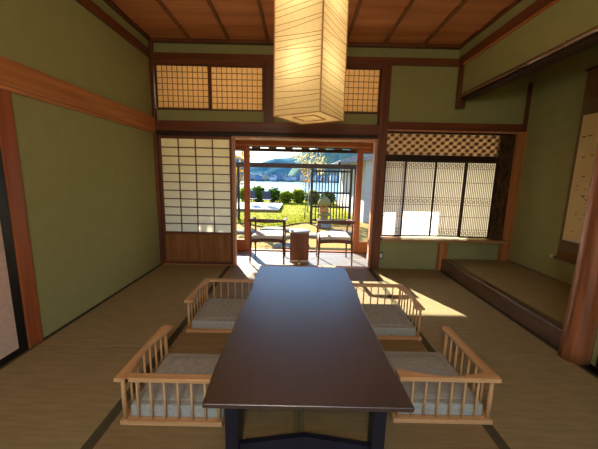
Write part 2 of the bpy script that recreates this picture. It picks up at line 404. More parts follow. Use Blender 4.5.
# ------------------------------------------------------------------ alcove platform
ap = empty('floor_alcove', (0, 0, 0)); struct(ap, 'raised alcove platform with tatami top and dark step', 'platform')
HP = .15
MB().box(XR + .075, XA - .02, -1.80, -.0, 0, HP - .006).build('tatami_top', M['tatami'], ap)
MB().box(XR, XR + .075, -1.80, .0, 0, HP + .002, .013).build('step_beam', M['step'], ap)
MB().box(XR + .075, XR + .10, -1.80, 0, HP - .006, HP - .003).build('cloth_border', M['border_pale'], ap)
MB().box(XA - .022, XA - .0, -1.88, 0, HP - .006, HP + .012, .002).build('skirting', M['silver'], ap)
bp = empty('floor_bay', (0, 0, 0)); struct(bp, 'dark low platform of the bay beyond the log pillar', 'platform')
MB().box(XR + .06, XA, YF, -1.985, 0, .10, .006).build('board', M['black_y'], bp)

# ------------------------------------------------------------------ shoji etc
def shoji(name, x0, x1, z0, z1, yc, nx, nz, label, mats=('rail', 'black'), stile=.03, bar=.008, paper='shoji', depth=.026, koshi=None):
    e = empty(name); struct(e, label, 'paper screen')
    fz, fx, bz, bx = M[mats[0] + '_z'], M[mats[0] + '_x'], M[mats[1] + '_z'], M[mats[1] + '_x']
    f = MB(); y0, y1 = yc - depth / 2, yc + depth / 2
    f.box(x0, x0 + stile, y0, y1, z0, z1, .003); f.box(x1 - stile, x1, y0, y1, z0, z1, .003)
    f.build('stile_frame', fz, e)
    h = MB(); h.box(x0 + stile, x1 - stile, y0, y1, z1 - stile, z1, .003); h.box(x0 + stile, x1 - stile, y0, y1, z0, z0 + stile, .003)
    pz0 = z0 + stile
    if koshi:
        h.box(x0 + stile, x1 - stile, y0, y1, koshi - .03, koshi, .003); pz0 = koshi
    h.build('rail_frame', fx, e)
    a, b, c, d = x0 + stile, x1 - stile, pz0, z1 - stile
    l = MB()
    for i in range(1, nx): x = a + (b - a) * i / nx; l.box(x - bar / 2, x + bar / 2, yc - .006, yc + .004, c, d)
    for i in range(1, nz): z = c + (d - c) * i / nz; l.box(a, b, yc - .0062, yc + .0042, z - bar / 2, z + bar / 2)
    l.build('lattice', bx, e)
    MB().quad((a, yc + .005, c), (b, yc + .005, c), (b, yc + .005, d), (a, yc + .005, d)).build('paper', M[paper], e)
    if koshi:
        k = MB(); m_ = 6
        for i in range(m_):
            xa = a + (b - a) * i / m_; xb = a + (b - a) * (i + 1) / m_
            k.box(xa, xb - .002, yc - .004, yc + .006, z0 + stile, koshi - .03, .001)
        k.build('base_panel', M['koshi'], e)
    return e
shoji('door_1', -1.735, -.832, .006, 1.615, .02, 4, 11, 'tall paper sliding screen with wooden base left of the garden opening', ('beam', 'beam'), .034, .013, 'shoji', .03, .43)
shoji('window_1', -1.725, -1.082, 1.915, 2.425, .01, 10, 7, 'left one of two transom paper screens above the tall sliding screen', ('beam', 'lattice'), .022, .006, 'ranma')
shoji('window_2', -1.088, -.447, 1.915, 2.425, .034, 10, 7, 'transom paper screen just left of the short post', ('beam', 'lattice'), .020, .006, 'ranma')
shoji('window_3', -.323, .30, 1.915, 2.425, .034, 10, 7, 'transom paper screen hidden behind the hanging lamp', ('beam', 'lattice'), .020, .006, 'ranma')
shoji('window_4', .294, .928, 1.915, 2.425, .01, 10, 7, 'transom paper screen above the garden opening right of the lamp', ('beam', 'lattice'), .022, .006, 'ranma')
# alcove window, four small screens
wx = [(1.04, 1.312), (1.296, 1.692), (1.678, 2.058), (2.044, 2.425)]
wl = ['first fine slatted alcove screen, next to the brown pillar', 'second fine slatted alcove screen from the brown pillar', 'third fine slatted alcove screen from the brown pillar', 'fourth fine slatted alcove screen, next to the mottled panel']
for i, (x0, x1) in enumerate(wx):
    e = empty('window_%d' % (5 + i)); struct(e, wl[i], 'paper screen')
    yc = .012 if i in (0, 3) else .040
    f = MB(); st = .018
    f.box(x0, x0 + st, yc - .012, yc + .012, .43, 1.38, .002); f.box(x1 - st, x1, yc - .012, yc + .012, .43, 1.38, .002)
    f.box(x0 + st, x1 - st, yc - .012, yc + .012, .43, .446); f.box(x0 + st, x1 - st, yc - .012, yc + .012, 1.364, 1.38)
    f.build('frame', M['black_z'], e)
    a, b = x0 + st, x1 - st
    l = MB(); nv = max(8, round((b - a) / .0225))
    for k in range(1, nv): x = a + (b - a) * k / nv; l.box(x - .0022, x + .0022, yc - .005, yc + .003, .446, 1.364)
    for z in (1.29, 1.12, .93, .84, .69, .53): l.box(a, b, yc - .0055, yc + .003, z - .0025, z + .0025)
    for z in (1.325, .885, .488):
        for ph in (0, PI):
            pp = [(a + (b - a) * q / 48, yc - .008, z + .02 * math.sin(ph + 2 * PI * 3 * q / 48)) for q in range(49)]
            l.tube(pp, .0028, 5)
    l.build('slats', M['slat'], e)
    MB().quad((a, yc + .005, .446), (b, yc + .005, .446), (b, yc + .005, 1.364), (a, yc + .005, 1.364)).build('paper', M['shoji_white'], e)
# fretwork transom
e = empty('window_9'); struct(e, 'fretwork transom of dark discs over the alcove window', 'transom')
MB().quad((1.04, .05, 1.445), (2.425, .05, 1.445), (2.425, .05, 1.70), (1.04, .05, 1.70)).build('paper', M['fretpaper'], e)
fr = MB(); px, pz = .0513, .0425
def disc(mb, x, z, r0, r1, y0, y1, n=12, mi=0, kx=1.15):
    if r0 <= 0:
        mb.prism([(x + kx * r1 * math.cos(2 * PI * k / n), y0, z + r1 * math.sin(2 * PI * k / n)) for k in range(n)], (0, y1 - y0, 0), mi)
    else:
        for k in range(n):
            t0, t1 = 2 * PI * k / n, 2 * PI * (k + 1) / n
            mb.prism([(x + kx * r * math.cos(t), y0, z + r * math.sin(t)) for r, t in ((r0, t0), (r1, t0), (r1, t1), (r0, t1))], (0, y1 - y0, 0), mi)
for rI in range(6):
    for cI in range(27):
        if (rI + cI) % 2: continue
        x = 1.04 + px * (cI + .5); z = 1.445 + pz * (rI + .5)
        disc(fr, x, z, 0, .0185, .02, .034, 12, 0)
        disc(fr, x, z, .0225, .026, .016, .034, 12, 1)
fr.build('fretwork', [M['slat'], M['pale_x']], e)

# glass sliding doors on the veranda edge
def glass_door(name, x0, x1, label, yc=YD, stile=.09, paper=False):
    e = empty(name); struct(e, label, 'glass door')
    z0, z1 = -.018, 1.60
    f = MB(); f.box(x0, x0 + stile, yc - .018, yc + .018, z0, z1, .004); f.box(x1 - stile, x1, yc - .018, yc + .018, z0, z1, .004); f.build('stile_frame', M['door_z'], e)
    f = MB(); f.box(x0 + stile, x1 - stile, yc - .016, yc + .016, z0, .16, .004); f.box(x0 + stile, x1 - stile, yc - .016, yc + .016, z1 - .07, z1, .004); f.build('rail_frame', M['door_x'], e)
    MB().quad((x0 + stile, yc, .16), (x1 - stile, yc, .16), (x1 - stile, yc, z1 - .07), (x0 + stile, yc, z1 - .07)).build('pane', M['shoji'] if paper else M['glass'], e)
glass_door('door_2', -1.76, -.757, 'glass sliding door in red brown frame on the left of the veranda')
glass_door('door_3', .857, 1.52, 'glass sliding door in red brown frame on the right of the veranda')
glass_door('door_4', 1.535, XA, 'unseen paper glazed door added to diffuse sun behind the alcove window', YD + .0, .07, True)  # unseen, paper pane added to spread sunlight over the alcove window
struct(MB().box(XL, XA, YD - .04, YD + .05, 1.602, 1.665, .004).build('trim_outer_lintel', M['door_x']), 'red brown outer lintel above the glass doors', 'lintel')
struct(MB().box(XL, XA, YD - .045, YD - .02, 1.590, 1.606, .002).build('trim_outer_lip', M['edge']), 'light lip under the outer lintel', 'lintel')
ow = MB(); ow.box(XL, XA, YD - .03, YD + .05, 1.665, 2.10); ow.box(XL, XA, YD - .03, YD + .05, 2.44, ZC + .05); ow.box(1.1, XA, YD - .03, YD + .05, 2.10, 2.44)
shoji('window_10', XL, 1.1, 2.10, 2.44, YD, 24, 3, 'unseen paper clerestory added above the glass doors to light the transoms')  # unseen, added to brighten the transom screens from behind
struct(ow.build('wall_outer', M['plaster_light']), 'wall above the glass doors', 'wall')
struct(MB().box(XL, XA, .09, YD - .03, 2.46, 2.50).build('ceiling_veranda', M['pale_x']), 'wooden veranda ceiling', 'ceiling')
struct(MB().box(XL - .05, XA + .05, YD - .05, YD + .12, -.12, -.02, .004).build('trim_outer_sill', M['rail_x']), 'outer door sill at the veranda edge', 'sill')
struct(MB().box(XL - .05, XA + .05, YD + .0, YD + .08, -.42, -.12).build('trim_outer_base', M['black_x']), 'dark base board under the veranda', 'base')
# eaves
ev = MB()
ev.prism([(-2.6, YD + .05, 1.86), (-2.6, 1.50, 1.632), (-2.6, 1.50, 1.665), (-2.6, YD + .05, 1.90)], (5.6, 0, 0))
evo = ev.build('trim_eaves', M['beamout']); struct(evo, 'low eaves above the veranda', 'eaves')
for i in range(20):
    x = -2.5 + i * .28
    MB().prism([(x, YD + .05, 1.815), (x, 1.53, 1.585), (x, 1.53, 1.632), (x, YD + .05, 1.862)], (.13, 0, 0)).build('rafter', M['beamout'], evo)
MB().box(-2.6, 3.0, 1.475, 1.505, 1.562, 1.612, .002).build('fascia', M['beamout'], evo)
MB().prism([(-2.6, YD + .05, 2.02), (-2.6, 1.75, 1.71), (-2.6, 1.75, 1.80), (-2.6, YD + .05, 2.10)], (5.6, 0, 0)).build('roof_covering', M['roofgrey'], evo)  # outer edge extended out of view to block sun above the fascia
# long garden gate beam on posts, in line with the fence
bo = empty('garden_gate', (0, 5.95, -.40), 0, 'open garden gate frame with one long weathered beam on two posts above the fence', 'gate')
MB().box(-2.05, 1.86, -.07, .07, 1.80, 1.945, .005).build('beam', M['beamout'], bo)
for x in (-1.98, 1.80): MB().box(x - .035, x + .035, -.035, .035, -.03, 1.80, .004).build('post', M['fence'], bo)

# fusuma at left edge
fe = empty('door_5'); struct(fe, 'plain greyish paper door in black frame on the left wall', 'paper door')
f = MB(); yb = -1.905
f.box(XL - .012, XL + .004, yb - .06, yb, .0, 1.632, .002); f.box(XL - .012, XL + .004, yb - .90, yb - .84, .0, 1.632, .002)
f.box(XL - .012, XL + .003, yb - .84, yb - .06, .0, .045, .002); f.box(XL - .012, XL + .003, yb - .84, yb - .06, 1.59, 1.632, .002)
f.build('frame', M['lacquer'], fe)
MB().box(XL - .01, XL + .0015, yb - .84, yb - .06, .045, 1.59).build('paper', M['fusuma'], fe)

# ------------------------------------------------------------------ wall switch
sw = empty('wall_switch', (1.075, .03, .168), 0, 'small white switch plate low on the green wall beside the pillar', 'switch')
MB().box(-.026, .026, -.010, 0, -.042, .042, .002).build('plate', M['metal'], sw)
MB().box(-.016, .016, -.014, -.009, -.03, .03, .002).build('rocker', M['white'], sw)

# ------------------------------------------------------------------ hanging scroll
hs = empty('hanging_scroll', (XA, -.985, 1.3), 0, 'long hanging scroll painted with tiny birds in the alcove', 'scroll')
MB().box(-.008, -.005, -.28, .28, -.83, .63).build('silk_mount', M['silver'], hs)
MB().box(-.0085, -.0048, -.28, .28, .63, .90).build('upper_cloth', M['brocade'], hs)
MB().box(-.0085, -.0048, -.28, .28, -.90, -.83).build('lower_cloth', M['brocade'], hs)
MB().box(-.0099, -.0079, -.245, .245, -.718, -.70).build('painting_edge', M['white'], hs)
for y in (.10, -.10): MB().box(-.0105, -.0083, y - .012, y + .012, .635, .885).build('ribbon', M['pale_z'], hs)
MB().tube([(-.014, -.29, .905), (-.014, .29, .905)], .010, 10).build('top_rod', M['lacquer'], hs)
lr = MB().tube([(-.022, -.29, -.912), (-.022, .29, -.912)], .016, 12).build('bottom_rod', M['brocade'], hs)
for s_ in (-1, 1): MB().tube([(-.022, s_ * .29, -.912), (-.022, s_ * .325, -.912)], [.017, .019], 12).build('rod_knob', M['white'], lr)
MB().tube([(-.014, -.12, .905), (-.008, 0, 1.02), (-.014, .12, .905)], .002, 6).build('cord', M['brocade'], hs)
bk = MB(); bk.box(-.0098, -.0078, -.245, .245, -.70, .49)
rb = random.Random(5)
for i in range(46):
    y = rb.uniform(-.16, .2); z = rb.choice([rb.uniform(-.62, -.2), rb.uniform(-.5, .3)]); s_ = rb.uniform(.009, .019); t = rb.uniform(-.5, .5)
    for sg in (1, -1):
        d1 = Vector((0, sg * s_ * 1.6, s_ * (.7 + t * sg))); d2 = Vector((0, 0, s_ * .55))
        b0 = Vector((-.0101, y, z))
        bk.prism([b0, b0 + d1, b0 + d2], (-.0004, 0, 0), 1)
bk.build('painting', [M['scrollpaper'], M['ink']], hs)

# ------------------------------------------------------------------ pendant lamp
lm = empty('pendant_lamp', (.053, -1.77, 1.52), math.radians(-32), 'tall square washi paper lantern hanging from the ceiling, lit warm', 'lamp')
hw = .157; LH = 1.06
sh = MB()
for k in range(4):
    a = PI / 2 * k; c, s_ = math.cos(a), math.sin(a); c2, s2 = math.cos(a + PI / 2), math.sin(a + PI / 2)
    p0 = (hw * (c - s_), hw * (s_ + c)); p1 = (hw * (c2 - s2), hw * (s2 + c2))
    sh.quad((p0[0], p0[1], 0), (p1[0], p1[1], 0), (p1[0], p1[1], LH), (p0[0], p0[1], LH))
shp = sh.build('paper_shade', M['washi'], lm)
btp = MB().quad((-hw, -hw, .004), (hw, -hw, .004), (hw, hw, .004), (-hw, hw, .004)).build('bottom_panel', M['washi'], lm)
fb = MB(); rf = random.Random(11)
for k in range(4):
    R = Matrix.Rotation(PI / 2 * k, 3, 'Z')
    z = .03
    while z < LH - .05:
        for dz in (0, rf.uniform(.018, .04)):
            sl = rf.uniform(-.03, .02); z0 = z + dz
            q = []
            N = 8
            up, dn = [], []
            for i in range(N + 1):
                t = i / N; zz = z0 + sl * (t - .5) + .002 * math.sin(t * 4 + z * 20)
                up.append(R @ Vector((-hw + 2 * hw * t, -hw - .0012, zz + .0013))); dn.append(R @ Vector((-hw + 2 * hw * t, -hw - .0012, zz - .0013)))
            for i in range(N): fb.quad(dn[i], dn[i + 1], up[i + 1], up[i])
        z += rf.uniform(.05, .085)
fb.build('fibre_lines', M['fibre'], shp)
ed = MB()
for sx in (-1, 1):
    for sy in (-1, 1): ed.box(sx * hw - .0035, sx * hw + .0035, sy * hw - .0035, sy * hw + .0035, 0, LH)
for sg in (-1, 1):
    for z in (0, LH):
        ed.box(-hw, hw, sg * hw - .0025, sg * hw + .0025, z - .0025, z + .0025); ed.box(sg * hw - .0025, sg * hw + .0025, -hw, hw, z - .0025, z + .0025)
ed.build('frame', M['pale_z'], lm)
hl = MB()
for sg in (-1, 1):
    hl.box(-.075, .075, sg * .075 - .004, sg * .075 + .004, -.002, .003); hl.box(sg * .075 - .004, sg * .075 + .004, -.075, .075, -.002, .003)
hl.build('bottom_collar', M['pale_x'], btp)
for z in (.28, .645, .95):
    MB().lathe([(.004, z - .032), (.02, z - .026), (.03, z), (.022, z + .02), (.013, z + .036), (.013, z + .05), (.003, z + .052)], 0, -.02, 16).build('bulb', M['bulb'], lm)
MB().tube([(0, 0, LH), (0, 0, ZC - 1.52)], .006, 8).build('cord', M['lacquer'], lm)
MB().lathe([(.05, ZC - 1.52 - .02), (.05, ZC - 1.52 + .005), (.005, ZC - 1.52 + .006)], 0, 0, 18).build('ceiling_cap', M['beam_x'], lm)
st = MB()
st.box(-hw, hw, -.004, .004, LH - .006, LH); st.box(-.004, .004, -hw, hw, LH - .006, LH)
st.build('top_cross', M['pale_x'], lm)

# ------------------------------------------------------------------ low table
tb = empty('low_table', (.045, -1.765, 0), 0, 'long low dark walnut table in the middle of the tatami room', 'table')
tw, tl = .418, .898
mb = MB(); secs = []
N = 22
for (z, ins) in ((.252, .012), (.258, .002), (.2755, 0), (.2775, .0015)):
    ring = []
    for sx, pts_ in ((1, range(N + 1)), (-1, range(N, -1, -1))):
        for i in pts_:
            t = i / N; w_ = tw + .005 * math.sin(t * 9 + sx) + .004 * math.sin(t * 19 + sx)
            ring.append((sx * (w_ - ins - (.006 if z > .277 else 0)), -tl + ins + 2 * (tl - ins) * t, z))
    secs.append(ring)
mb.loft(secs)
mb.build('tabletop', M['table'], tb)
for sy in (-1, 1):
    for sx in (-1, 1):
        MB().box(sx * .305 - .027, sx * .305 + .027, sy * .825 - .035, sy * .825 + .035, 0, .252, .003).build('leg', M['tableleg'], tb)
    MB().prism([(-.278, sy * .825 - .012, .0), (.278, sy * .825 - .012, 0), (.278, sy * .825 - .012, .035), (0, sy * .825 - .012, .078), (-.278, sy * .825 - .012, .035)], (0, .024, 0)).build('stretcher', M['tableleg'], tb)
MB().box(-.30, .30, -.79, .79, .225, .252, .002).build('underframe', M['tableleg'], tb)

# ------------------------------------------------------------------ legless chairs
def zaisu(loc, rz, mirror, label):
    e = empty('legless_chair', loc, rz, label, 'floor chair')
    my = -1 if mirror else 1
    def Y(y): return y * my
    def bx(mb, x0, x1, y0, y1, z0, z1, bev=.002):
        a, b = sorted((Y(y0), Y(y1))); mb.box(x0, x1, a, b, z0, z1, bev)
    H = .2305
    b = MB(); bx(b, -.207, .235, -.207, .211, .003, .0115, .001); b.build('seat_board', M['pale_y'], e)
    b = MB(); bx(b, -.24, -.208, -.24, .24, 0, .022, .003); b.build('bottom_rail', M['pale_y'], e)
    b = MB(); bx(b, -.208, .235, -.24, -.208, 0, .022, .003); b.build('bottom_rail', M['pale_x'], e)
    b = MB(); bx(b, -.208, .235, .212, .235, 0, .022, .003); b.build('bottom_rail', M['pale_x'], e)
    c = MB()
    ya, yb_ = sorted((Y(-.207), Y(.210)))
    c.box(-.207, .234, ya, yb_, .012, .080, .010); pillow(c, -.197, .224, ya + .010, yb_ - .010, .05, .085, 8, .2); c.build('cushion', M['cushion'], e)
    # back rail along local y, scooped on its inner side
    N = 16; secs = []
    for i in range(N + 1):
        t = i / N; y = Y(-.247 + .475 * t); s_ = math.sin(PI * t) ** 1.5
        xi = -.182 - .040 * s_; zt = H + .019
        secs.append([(-.247, y, H), (xi, y, H), (xi, y, zt - .012 * s_ - .004), (xi - .004 - .004 * s_, y, zt - .001), (-.243, y, zt), (-.247, y, zt - .004)])
    MB().loft(secs).build('back_rail', M['pale_y'], e)
    secs = []
    for i in range(N + 1):
        t = i / N; x = -.196 + .44 * t
        s_ = math.sin(PI * t) ** 2 * .3
        a = [(x, -.247, H), (x, -.203 - .01 * s_, H), (x, -.203 - .01 * s_, H + .015), (x, -.208 - .01 * s_, H + .019), (x, -.243, H + .019), (x, -.247, H + .015)]
        secs.append([(p[0], Y(p[1]), p[2]) for p in a])
    MB().loft(secs).build('arm_rail', M['pale_x'], e)
    for i in range(8):
        y = Y(-.222 + .436 * i / 7)
        r = .010 if i in (0, 7) else .0058
        MB().tube([(-.222, y, .021), (-.222, y, .12), (-.222, y, H)], [r * .9, r * 1.05, r * .85], 8).build('spindle', M['pale_z'], e)
    for i in range(1, 8):
        x = -.222 + .44 * i / 7
        r = .010 if i == 7 else .0058
        MB().tube([(x, Y(-.222), .021), (x, Y(-.222), .12), (x, Y(-.222), H)], [r * .9, r * 1.05, r * .85], 8).build('spindle', M['pale_z'], e)
    return e
zaisu((-.574, -2.245, .0018), 0, False, 'wooden legless chair with grey cushion at the near end, left of the table')
zaisu((-.580, -1.425, .0018), 0, True, 'wooden legless chair with grey cushion at the garden end, left of the table')
zaisu((.672, -1.47, .0018), PI, False, 'wooden legless chair with grey cushion at the garden end, right of the table')
zaisu((.716, -2.20, .0018), PI / 2, False, 'wooden legless chair with grey cushion at the near end, right of the table')

# ------------------------------------------------------------------ veranda armchairs
def armchair(loc, rz, label):
    e = empty('armchair', loc, rz, label, 'armchair')
    w, d = .215, .215
    for sx in (-1, 1):
        MB().tube([(sx * (w + .012), -d - .02, 0), (sx * w, -d, .33), (sx * w, -d - .006, .585)], [.010, .0165, .012], 10).build('leg', M['chairwood'], e)
        MB().tube([(sx * (w + .004), d, 0), (sx * w, d - .005, .33), (sx * (w - .005), d - .03, .565)], [.010, .0165, .012], 10).build('leg', M['chairwood'], e)
        pts_ = [(sx * w, -d + .0, .60), (sx * (w + .012), -.10, .592), (sx * (w + .016), .03, .583), (sx * (w + .004), d, .572)]
        secs = [[(p[0] - .017, p[1], p[2] - .010), (p[0] + .017, p[1], p[2] - .010), (p[0] + .017, p[1], p[2] + .008), (p[0] - .017, p[1], p[2] + .008)] for p in pts_]
        MB().loft(secs).build('arm', M['chairwood'], e)
    secs = []
    for i in range(15):
        t = -1 + i / 7; x = t * (w + .03); y = -d - .004 - .03 * (1 - t * t); h = .012 + .016 * (1 - t * t)
        secs.append([(x, y - .011, .600 - h), (x, y + .011, .600 - h), (x, y + .009, .602 + h * .7), (x, y - .009, .602 + h * .7)])
    MB().loft(secs).build('back_rest', M['chairwood'], e)
    f = MB()
    for sy in (-1, 1):
        secs = []
        for i in range(13):
            t = -1 + i / 6; x = t * w; z = .322 + .014 * (1 - t * t)
            secs.append([(x, sy * d - .011, z - .022), (x, sy * d + .011, z - .022), (x, sy * d + .011, z + .022), (x, sy * d - .011, z + .022)])
        f.loft(secs)
    for sx in (-1, 1): f.box(sx * w - .011, sx * w + .011, -d, d, .302, .345, .003)
    f.build('seat_frame', M['chairwood'], e)
    c = MB(); pillow(c, -w - .005, w + .005, -d - .003, d + .01, .338, .392, 12, .4, .006); c.build('seat_cushion', M['creamcloth'], e)
    return e
armchair((-.415, .345, -.02), 0, 'dark wood armchair with cream seat on the veranda, left of the round table')
armchair((.495, .36, -.02), 0, 'dark wood armchair with cream seat on the veranda, right of the round table')

# round side table
sd = empty('side_table', (.015, .30, -.02), 0, 'small round side table with crossed brown panels between the armchairs', 'side table')
MB().lathe([(.005, .424), (.14, .424), (.148, .430), (.148, .440), (.143, .446), (.005, .446)], 0, 0, 36).build('round_top', M['sidetop'], sd)
cr = MB(); cr.box(-.13, .13, -.009, .009, .024, .424, .002); cr.build('panel', M['sidebase'], sd)
MB().box(-.009, .009, -.13, -.0095, .024, .424, .002).build('panel', M['sidebase'], sd)
MB().box(-.009, .009, .0095, .13, .024, .424, .002).build('panel', M['sidebase'], sd)
ft = MB(); ft.box(-.135, .135, -.02, .02, 0, .024, .003); ft.box(-.02, .02, -.135, -.0205, 0, .024, .003); ft.box(-.02, .02, .0205, .135, 0, .024, .003)
ft.build('foot', M['white'], sd)

# ------------------------------------------------------------------ garden
ZG = -.40
def heightfield(name, x0, x1, y0, y1, nx, ny, fn, mat):
    mb = MB(); V = [[mb.bm.verts.new((x0 + (x1 - x0) * i / nx, y0 + (y1 - y0) * j / ny, fn(x0 + (x1 - x0) * i / nx, y0 + (y1 - y0) * j / ny))) for j in range(ny + 1)] for i in range(nx + 1)]
    for i in range(nx):
        for j in range(ny):
            f = mb.bm.faces.new((V[i][j], V[i + 1][j], V[i + 1][j + 1], V[i][j + 1])); f.smooth = True
    return mb.build(name, mat)
struct(heightfield('ground', -30, 30, -30, 17, 60, 60, lambda x, y: ZG - .02 + (.012 * noise.noise(Vector((x, y, 0))) if y > 1 else 0) - max(0, y - 15.2) * 1.2, M['gravel']), 'tan gravel ground around the house', 'ground')
def lawn_edge(x): return 5.75 + .4 * math.sin(x * 1.3) + .3 * math.sin(x * 3.1 + 1)
lw = MB(); rg = random.Random(3)
NX, NY = 60, 30; V = []
for i in range(NX + 1):
    x = -3.45 + 5.5 * i / NX; e0 = lawn_edge(x); V.append([])
    for j in range(NY + 1):
        y = e0 + (15.0 - e0) * j / NY
        V[-1].append(lw.bm.verts.new((x, y, ZG + .012 + .05 * min(1, j / 2) + .03 * noise.noise(Vector((x * .5, y * .5, 3))))))
for i in range(NX):
    for j in range(NY):
        f = lw.bm.faces.new((V[i][j], V[i + 1][j], V[i + 1][j + 1], V[i][j + 1])); f.smooth = True
for k in range(9000):
    x = rg.uniform(-3.4, 2.0); y = lawn_edge(x) + rg.random() ** 1.6 * 9
    z = ZG + .05; a = rg.uniform(0, PI); s_ = rg.uniform(.01, .02); h = rg.uniform(.02, .045)
    lw.quad((x - s_ * math.cos(a), y - s_ * math.sin(a), z), (x + s_ * math.cos(a), y + s_ * math.sin(a), z), (x + s_ * .3 + rg.uniform(-.02, .02), y + rg.uniform(-.02, .02), z + h), (x - s_ * .3, y, z + h), mi=1)
tag(lw.build('lawn_grass', [M['grass'], M['blade']]), 'bright sunlit lawn in front of the deck and fence', 'grass', None, 'stuff')

# stepping stones
rs = random.Random(9)
stn = [(-.62, 4.75, .50, .26, 'long pale stepping stone at the lawn edge behind the left armchair'), (-1.45, 4.3, .34, .24, 'pale stepping stone nearest the left glass door stile'),
       (-.55, 3.75, .36, .26, 'stepping stone midway between lawn and veranda behind the left armchair'), (-.12, 2.7, .40, .28, 'stepping stone nearest the veranda behind the round table'),
       (.42, 4.0, .36, .25, 'stepping stone behind the right armchair in the gravel'), (1.25, 4.5, .40, .24, 'broad stepping stone before the fence')]
for x, y, rx, ry, lab in stn:
    mb = MB(); secs = []
    ph = rs.uniform(0, 6)
    for z, k in ((0, 1.0), (.05, .99), (.065, .93), (.068, .5), (.068, .02)):
        secs.append([(k * rx * math.cos(a) * (1 + .1 * math.sin(3 * a + ph)), k * ry * math.sin(a) * (1 + .12 * math.sin(2 * a + ph)), z) for a in [2 * PI * q / 24 for q in range(24)]])
    mb.loft(secs, 0, True); o = mb.build('stepping_stone', M['stone']); o.location = (x, y, ZG - .02)
    tag(o, lab, 'stone', 'stepping stones in the gravel')

def foliage(mb, c, rad, n, size, rng, mi=0, shell=.45):
    for _ in range(n):
        while True:
            v = Vector((rng.uniform(-1, 1), rng.uniform(-1, 1), rng.uniform(-1, 1)))
            if shell < v.length < 1: break
        p = Vector(c) + Vector((v.x * rad[0], v.y * rad[1], v.z * rad[2]))
        a = Vector((rng.uniform(-1, 1), rng.uniform(-1, 1), rng.uniform(-.6, 1))).normalized(); b = a.orthogonal().normalized()
        b = Matrix.Rotation(rng.uniform(0, 6.28), 3, a) @ b
        s_ = size * rng.uniform(.6, 1.3); t = a * s_; u = b * s_ * .35
        mb.quad(p, p + t * .5 + u, p + t, p + t * .5 - u, mi=mi)
def shrub(x, y, rx, h, mat, lab, seed, n=1000, size=.14, name='shrub'):
    e = empty(name, (x, y, ZG), 0, lab, 'shrub', 'shrubs along the far lawn edge'); rng = random.Random(seed)
    st_ = MB()
    for k in range(5):
        a = rng.uniform(0, 6.28); st_.tube([(0, 0, -.02), (.3 * rx * math.cos(a), .3 * rx * math.sin(a), h * .4), (.6 * rx * math.cos(a), .6 * rx * math.sin(a), h * .75)], [.025, .018, .008], 6)
    st_.build('stem', M['bark'], e)
    f = MB(); foliage(f, (0, 0, h * .55), (rx, rx * .8, h * .5), n, size, rng, 0, .3); f.build('foliage', mat, e)
for i, (x, y, rx, h, m_, lab) in enumerate([
    (-3.9, 12.6, 0.45, 1.00, 'leaf_green', 'green shrub seen through the left glass door'),
    (-3.0, 12.8, 0.39, 0.84, 'leaf_yellow', 'yellow green shrub behind the first deck chair'),
    (-2.25, 12.5, 0.39, 0.89, 'leaf_green', 'spiky green shrub between the two deck chairs'),
    (-1.45, 13.0, 0.39, 0.79, 'leaf_green', 'green shrub behind the second deck chair'),
    (-.75, 12.7, 0.35, 0.65, 'leaf_yellow', 'low yellow green shrub just past the deck corner'),
    (-.05, 12.8, 0.41, 0.76, 'leaf_yellow', 'broad yellow green shrub in the middle of the lawn edge'),
    (.75, 12.6, 0.39, 0.71, 'leaf_yellow', 'yellow green shrub behind the left fence post'),
    (1.55, 12.4, 0.39, 0.65, 'leaf_green', 'dark green shrub behind the fence bars'),
    (2.4, 12.2, 0.45, 0.79, 'leaf_green', 'green shrub behind the right fence post'),
    (3.5, 12.0, 0.52, 0.95, 'leaf_green', 'green shrub by the neighbouring house')][:8]):
    shrub(x, y, rx, h, M[m_], lab, 40 + i)

# deck with two chairs
dk = empty('garden_deck', (-2.75, 9.75, ZG), 0, 'pale wooden deck at the left of the lawn', 'deck')
mb = MB()
for i in range(14): mb.box(-1.9, 1.93, -1.45 + i * .195, -1.45 + (i + 1) * .195 - .012, .15, .185, .003)
mb.build('deck_boards', M['deck'], dk)
mb = MB(); mb.box(-1.88, 1.91, -1.44, -1.41, .05, .15); mb.box(-1.88, 1.91, 1.22, 1.25, .05, .15); mb.box(1.88, 1.91, -1.41, 1.22, .05, .15); mb.box(-1.88, -1.85, -1.41, 1.22, .05, .15)
mb.build('fascia', M['deckside'], dk)
for sx in (-1.75, 0, 1.8):
    for sy in (-1.38, 1.18): MB().box(sx - .05, sx + .05, sy - .04, sy + .03, -.03, .15).build('support', M['deckside'], dk)
for x, y, lab in ((-2.20, 10.0, 'dark mesh garden chair on the deck, half hidden by the door frame'), (-1.47, 9.75, 'dark mesh garden chair on the deck nearer the deck corner')):
    e = empty('garden_chair', (x, y, ZG + .188), 0, lab, 'garden chair', 'garden chairs on the deck')
    for sx in (-1, 1):
        MB().tube([(sx * .21, -.2, 0), (sx * .2, -.14, .25), (sx * .2, -.22, .64)], .014, 8).build('leg', M['metal'], e)
        MB().tube([(sx * .21, .24, 0), (sx * .2, .2, .26)], .014, 8).build('leg', M['metal'], e)
    MB().prism([(-.2, -.14, .25), (.2, -.14, .25), (.2, .22, .27), (-.2, .22, .27)], (0, 0, .02)).build('seat', M['deckchair'], e)
    MB().prism([(-.2, -.15, .29), (.2, -.15, .29), (.2, -.225, .66), (-.2, -.225, .66)], (0, .02, 0)).build('backrest', M['deckchair'], e)

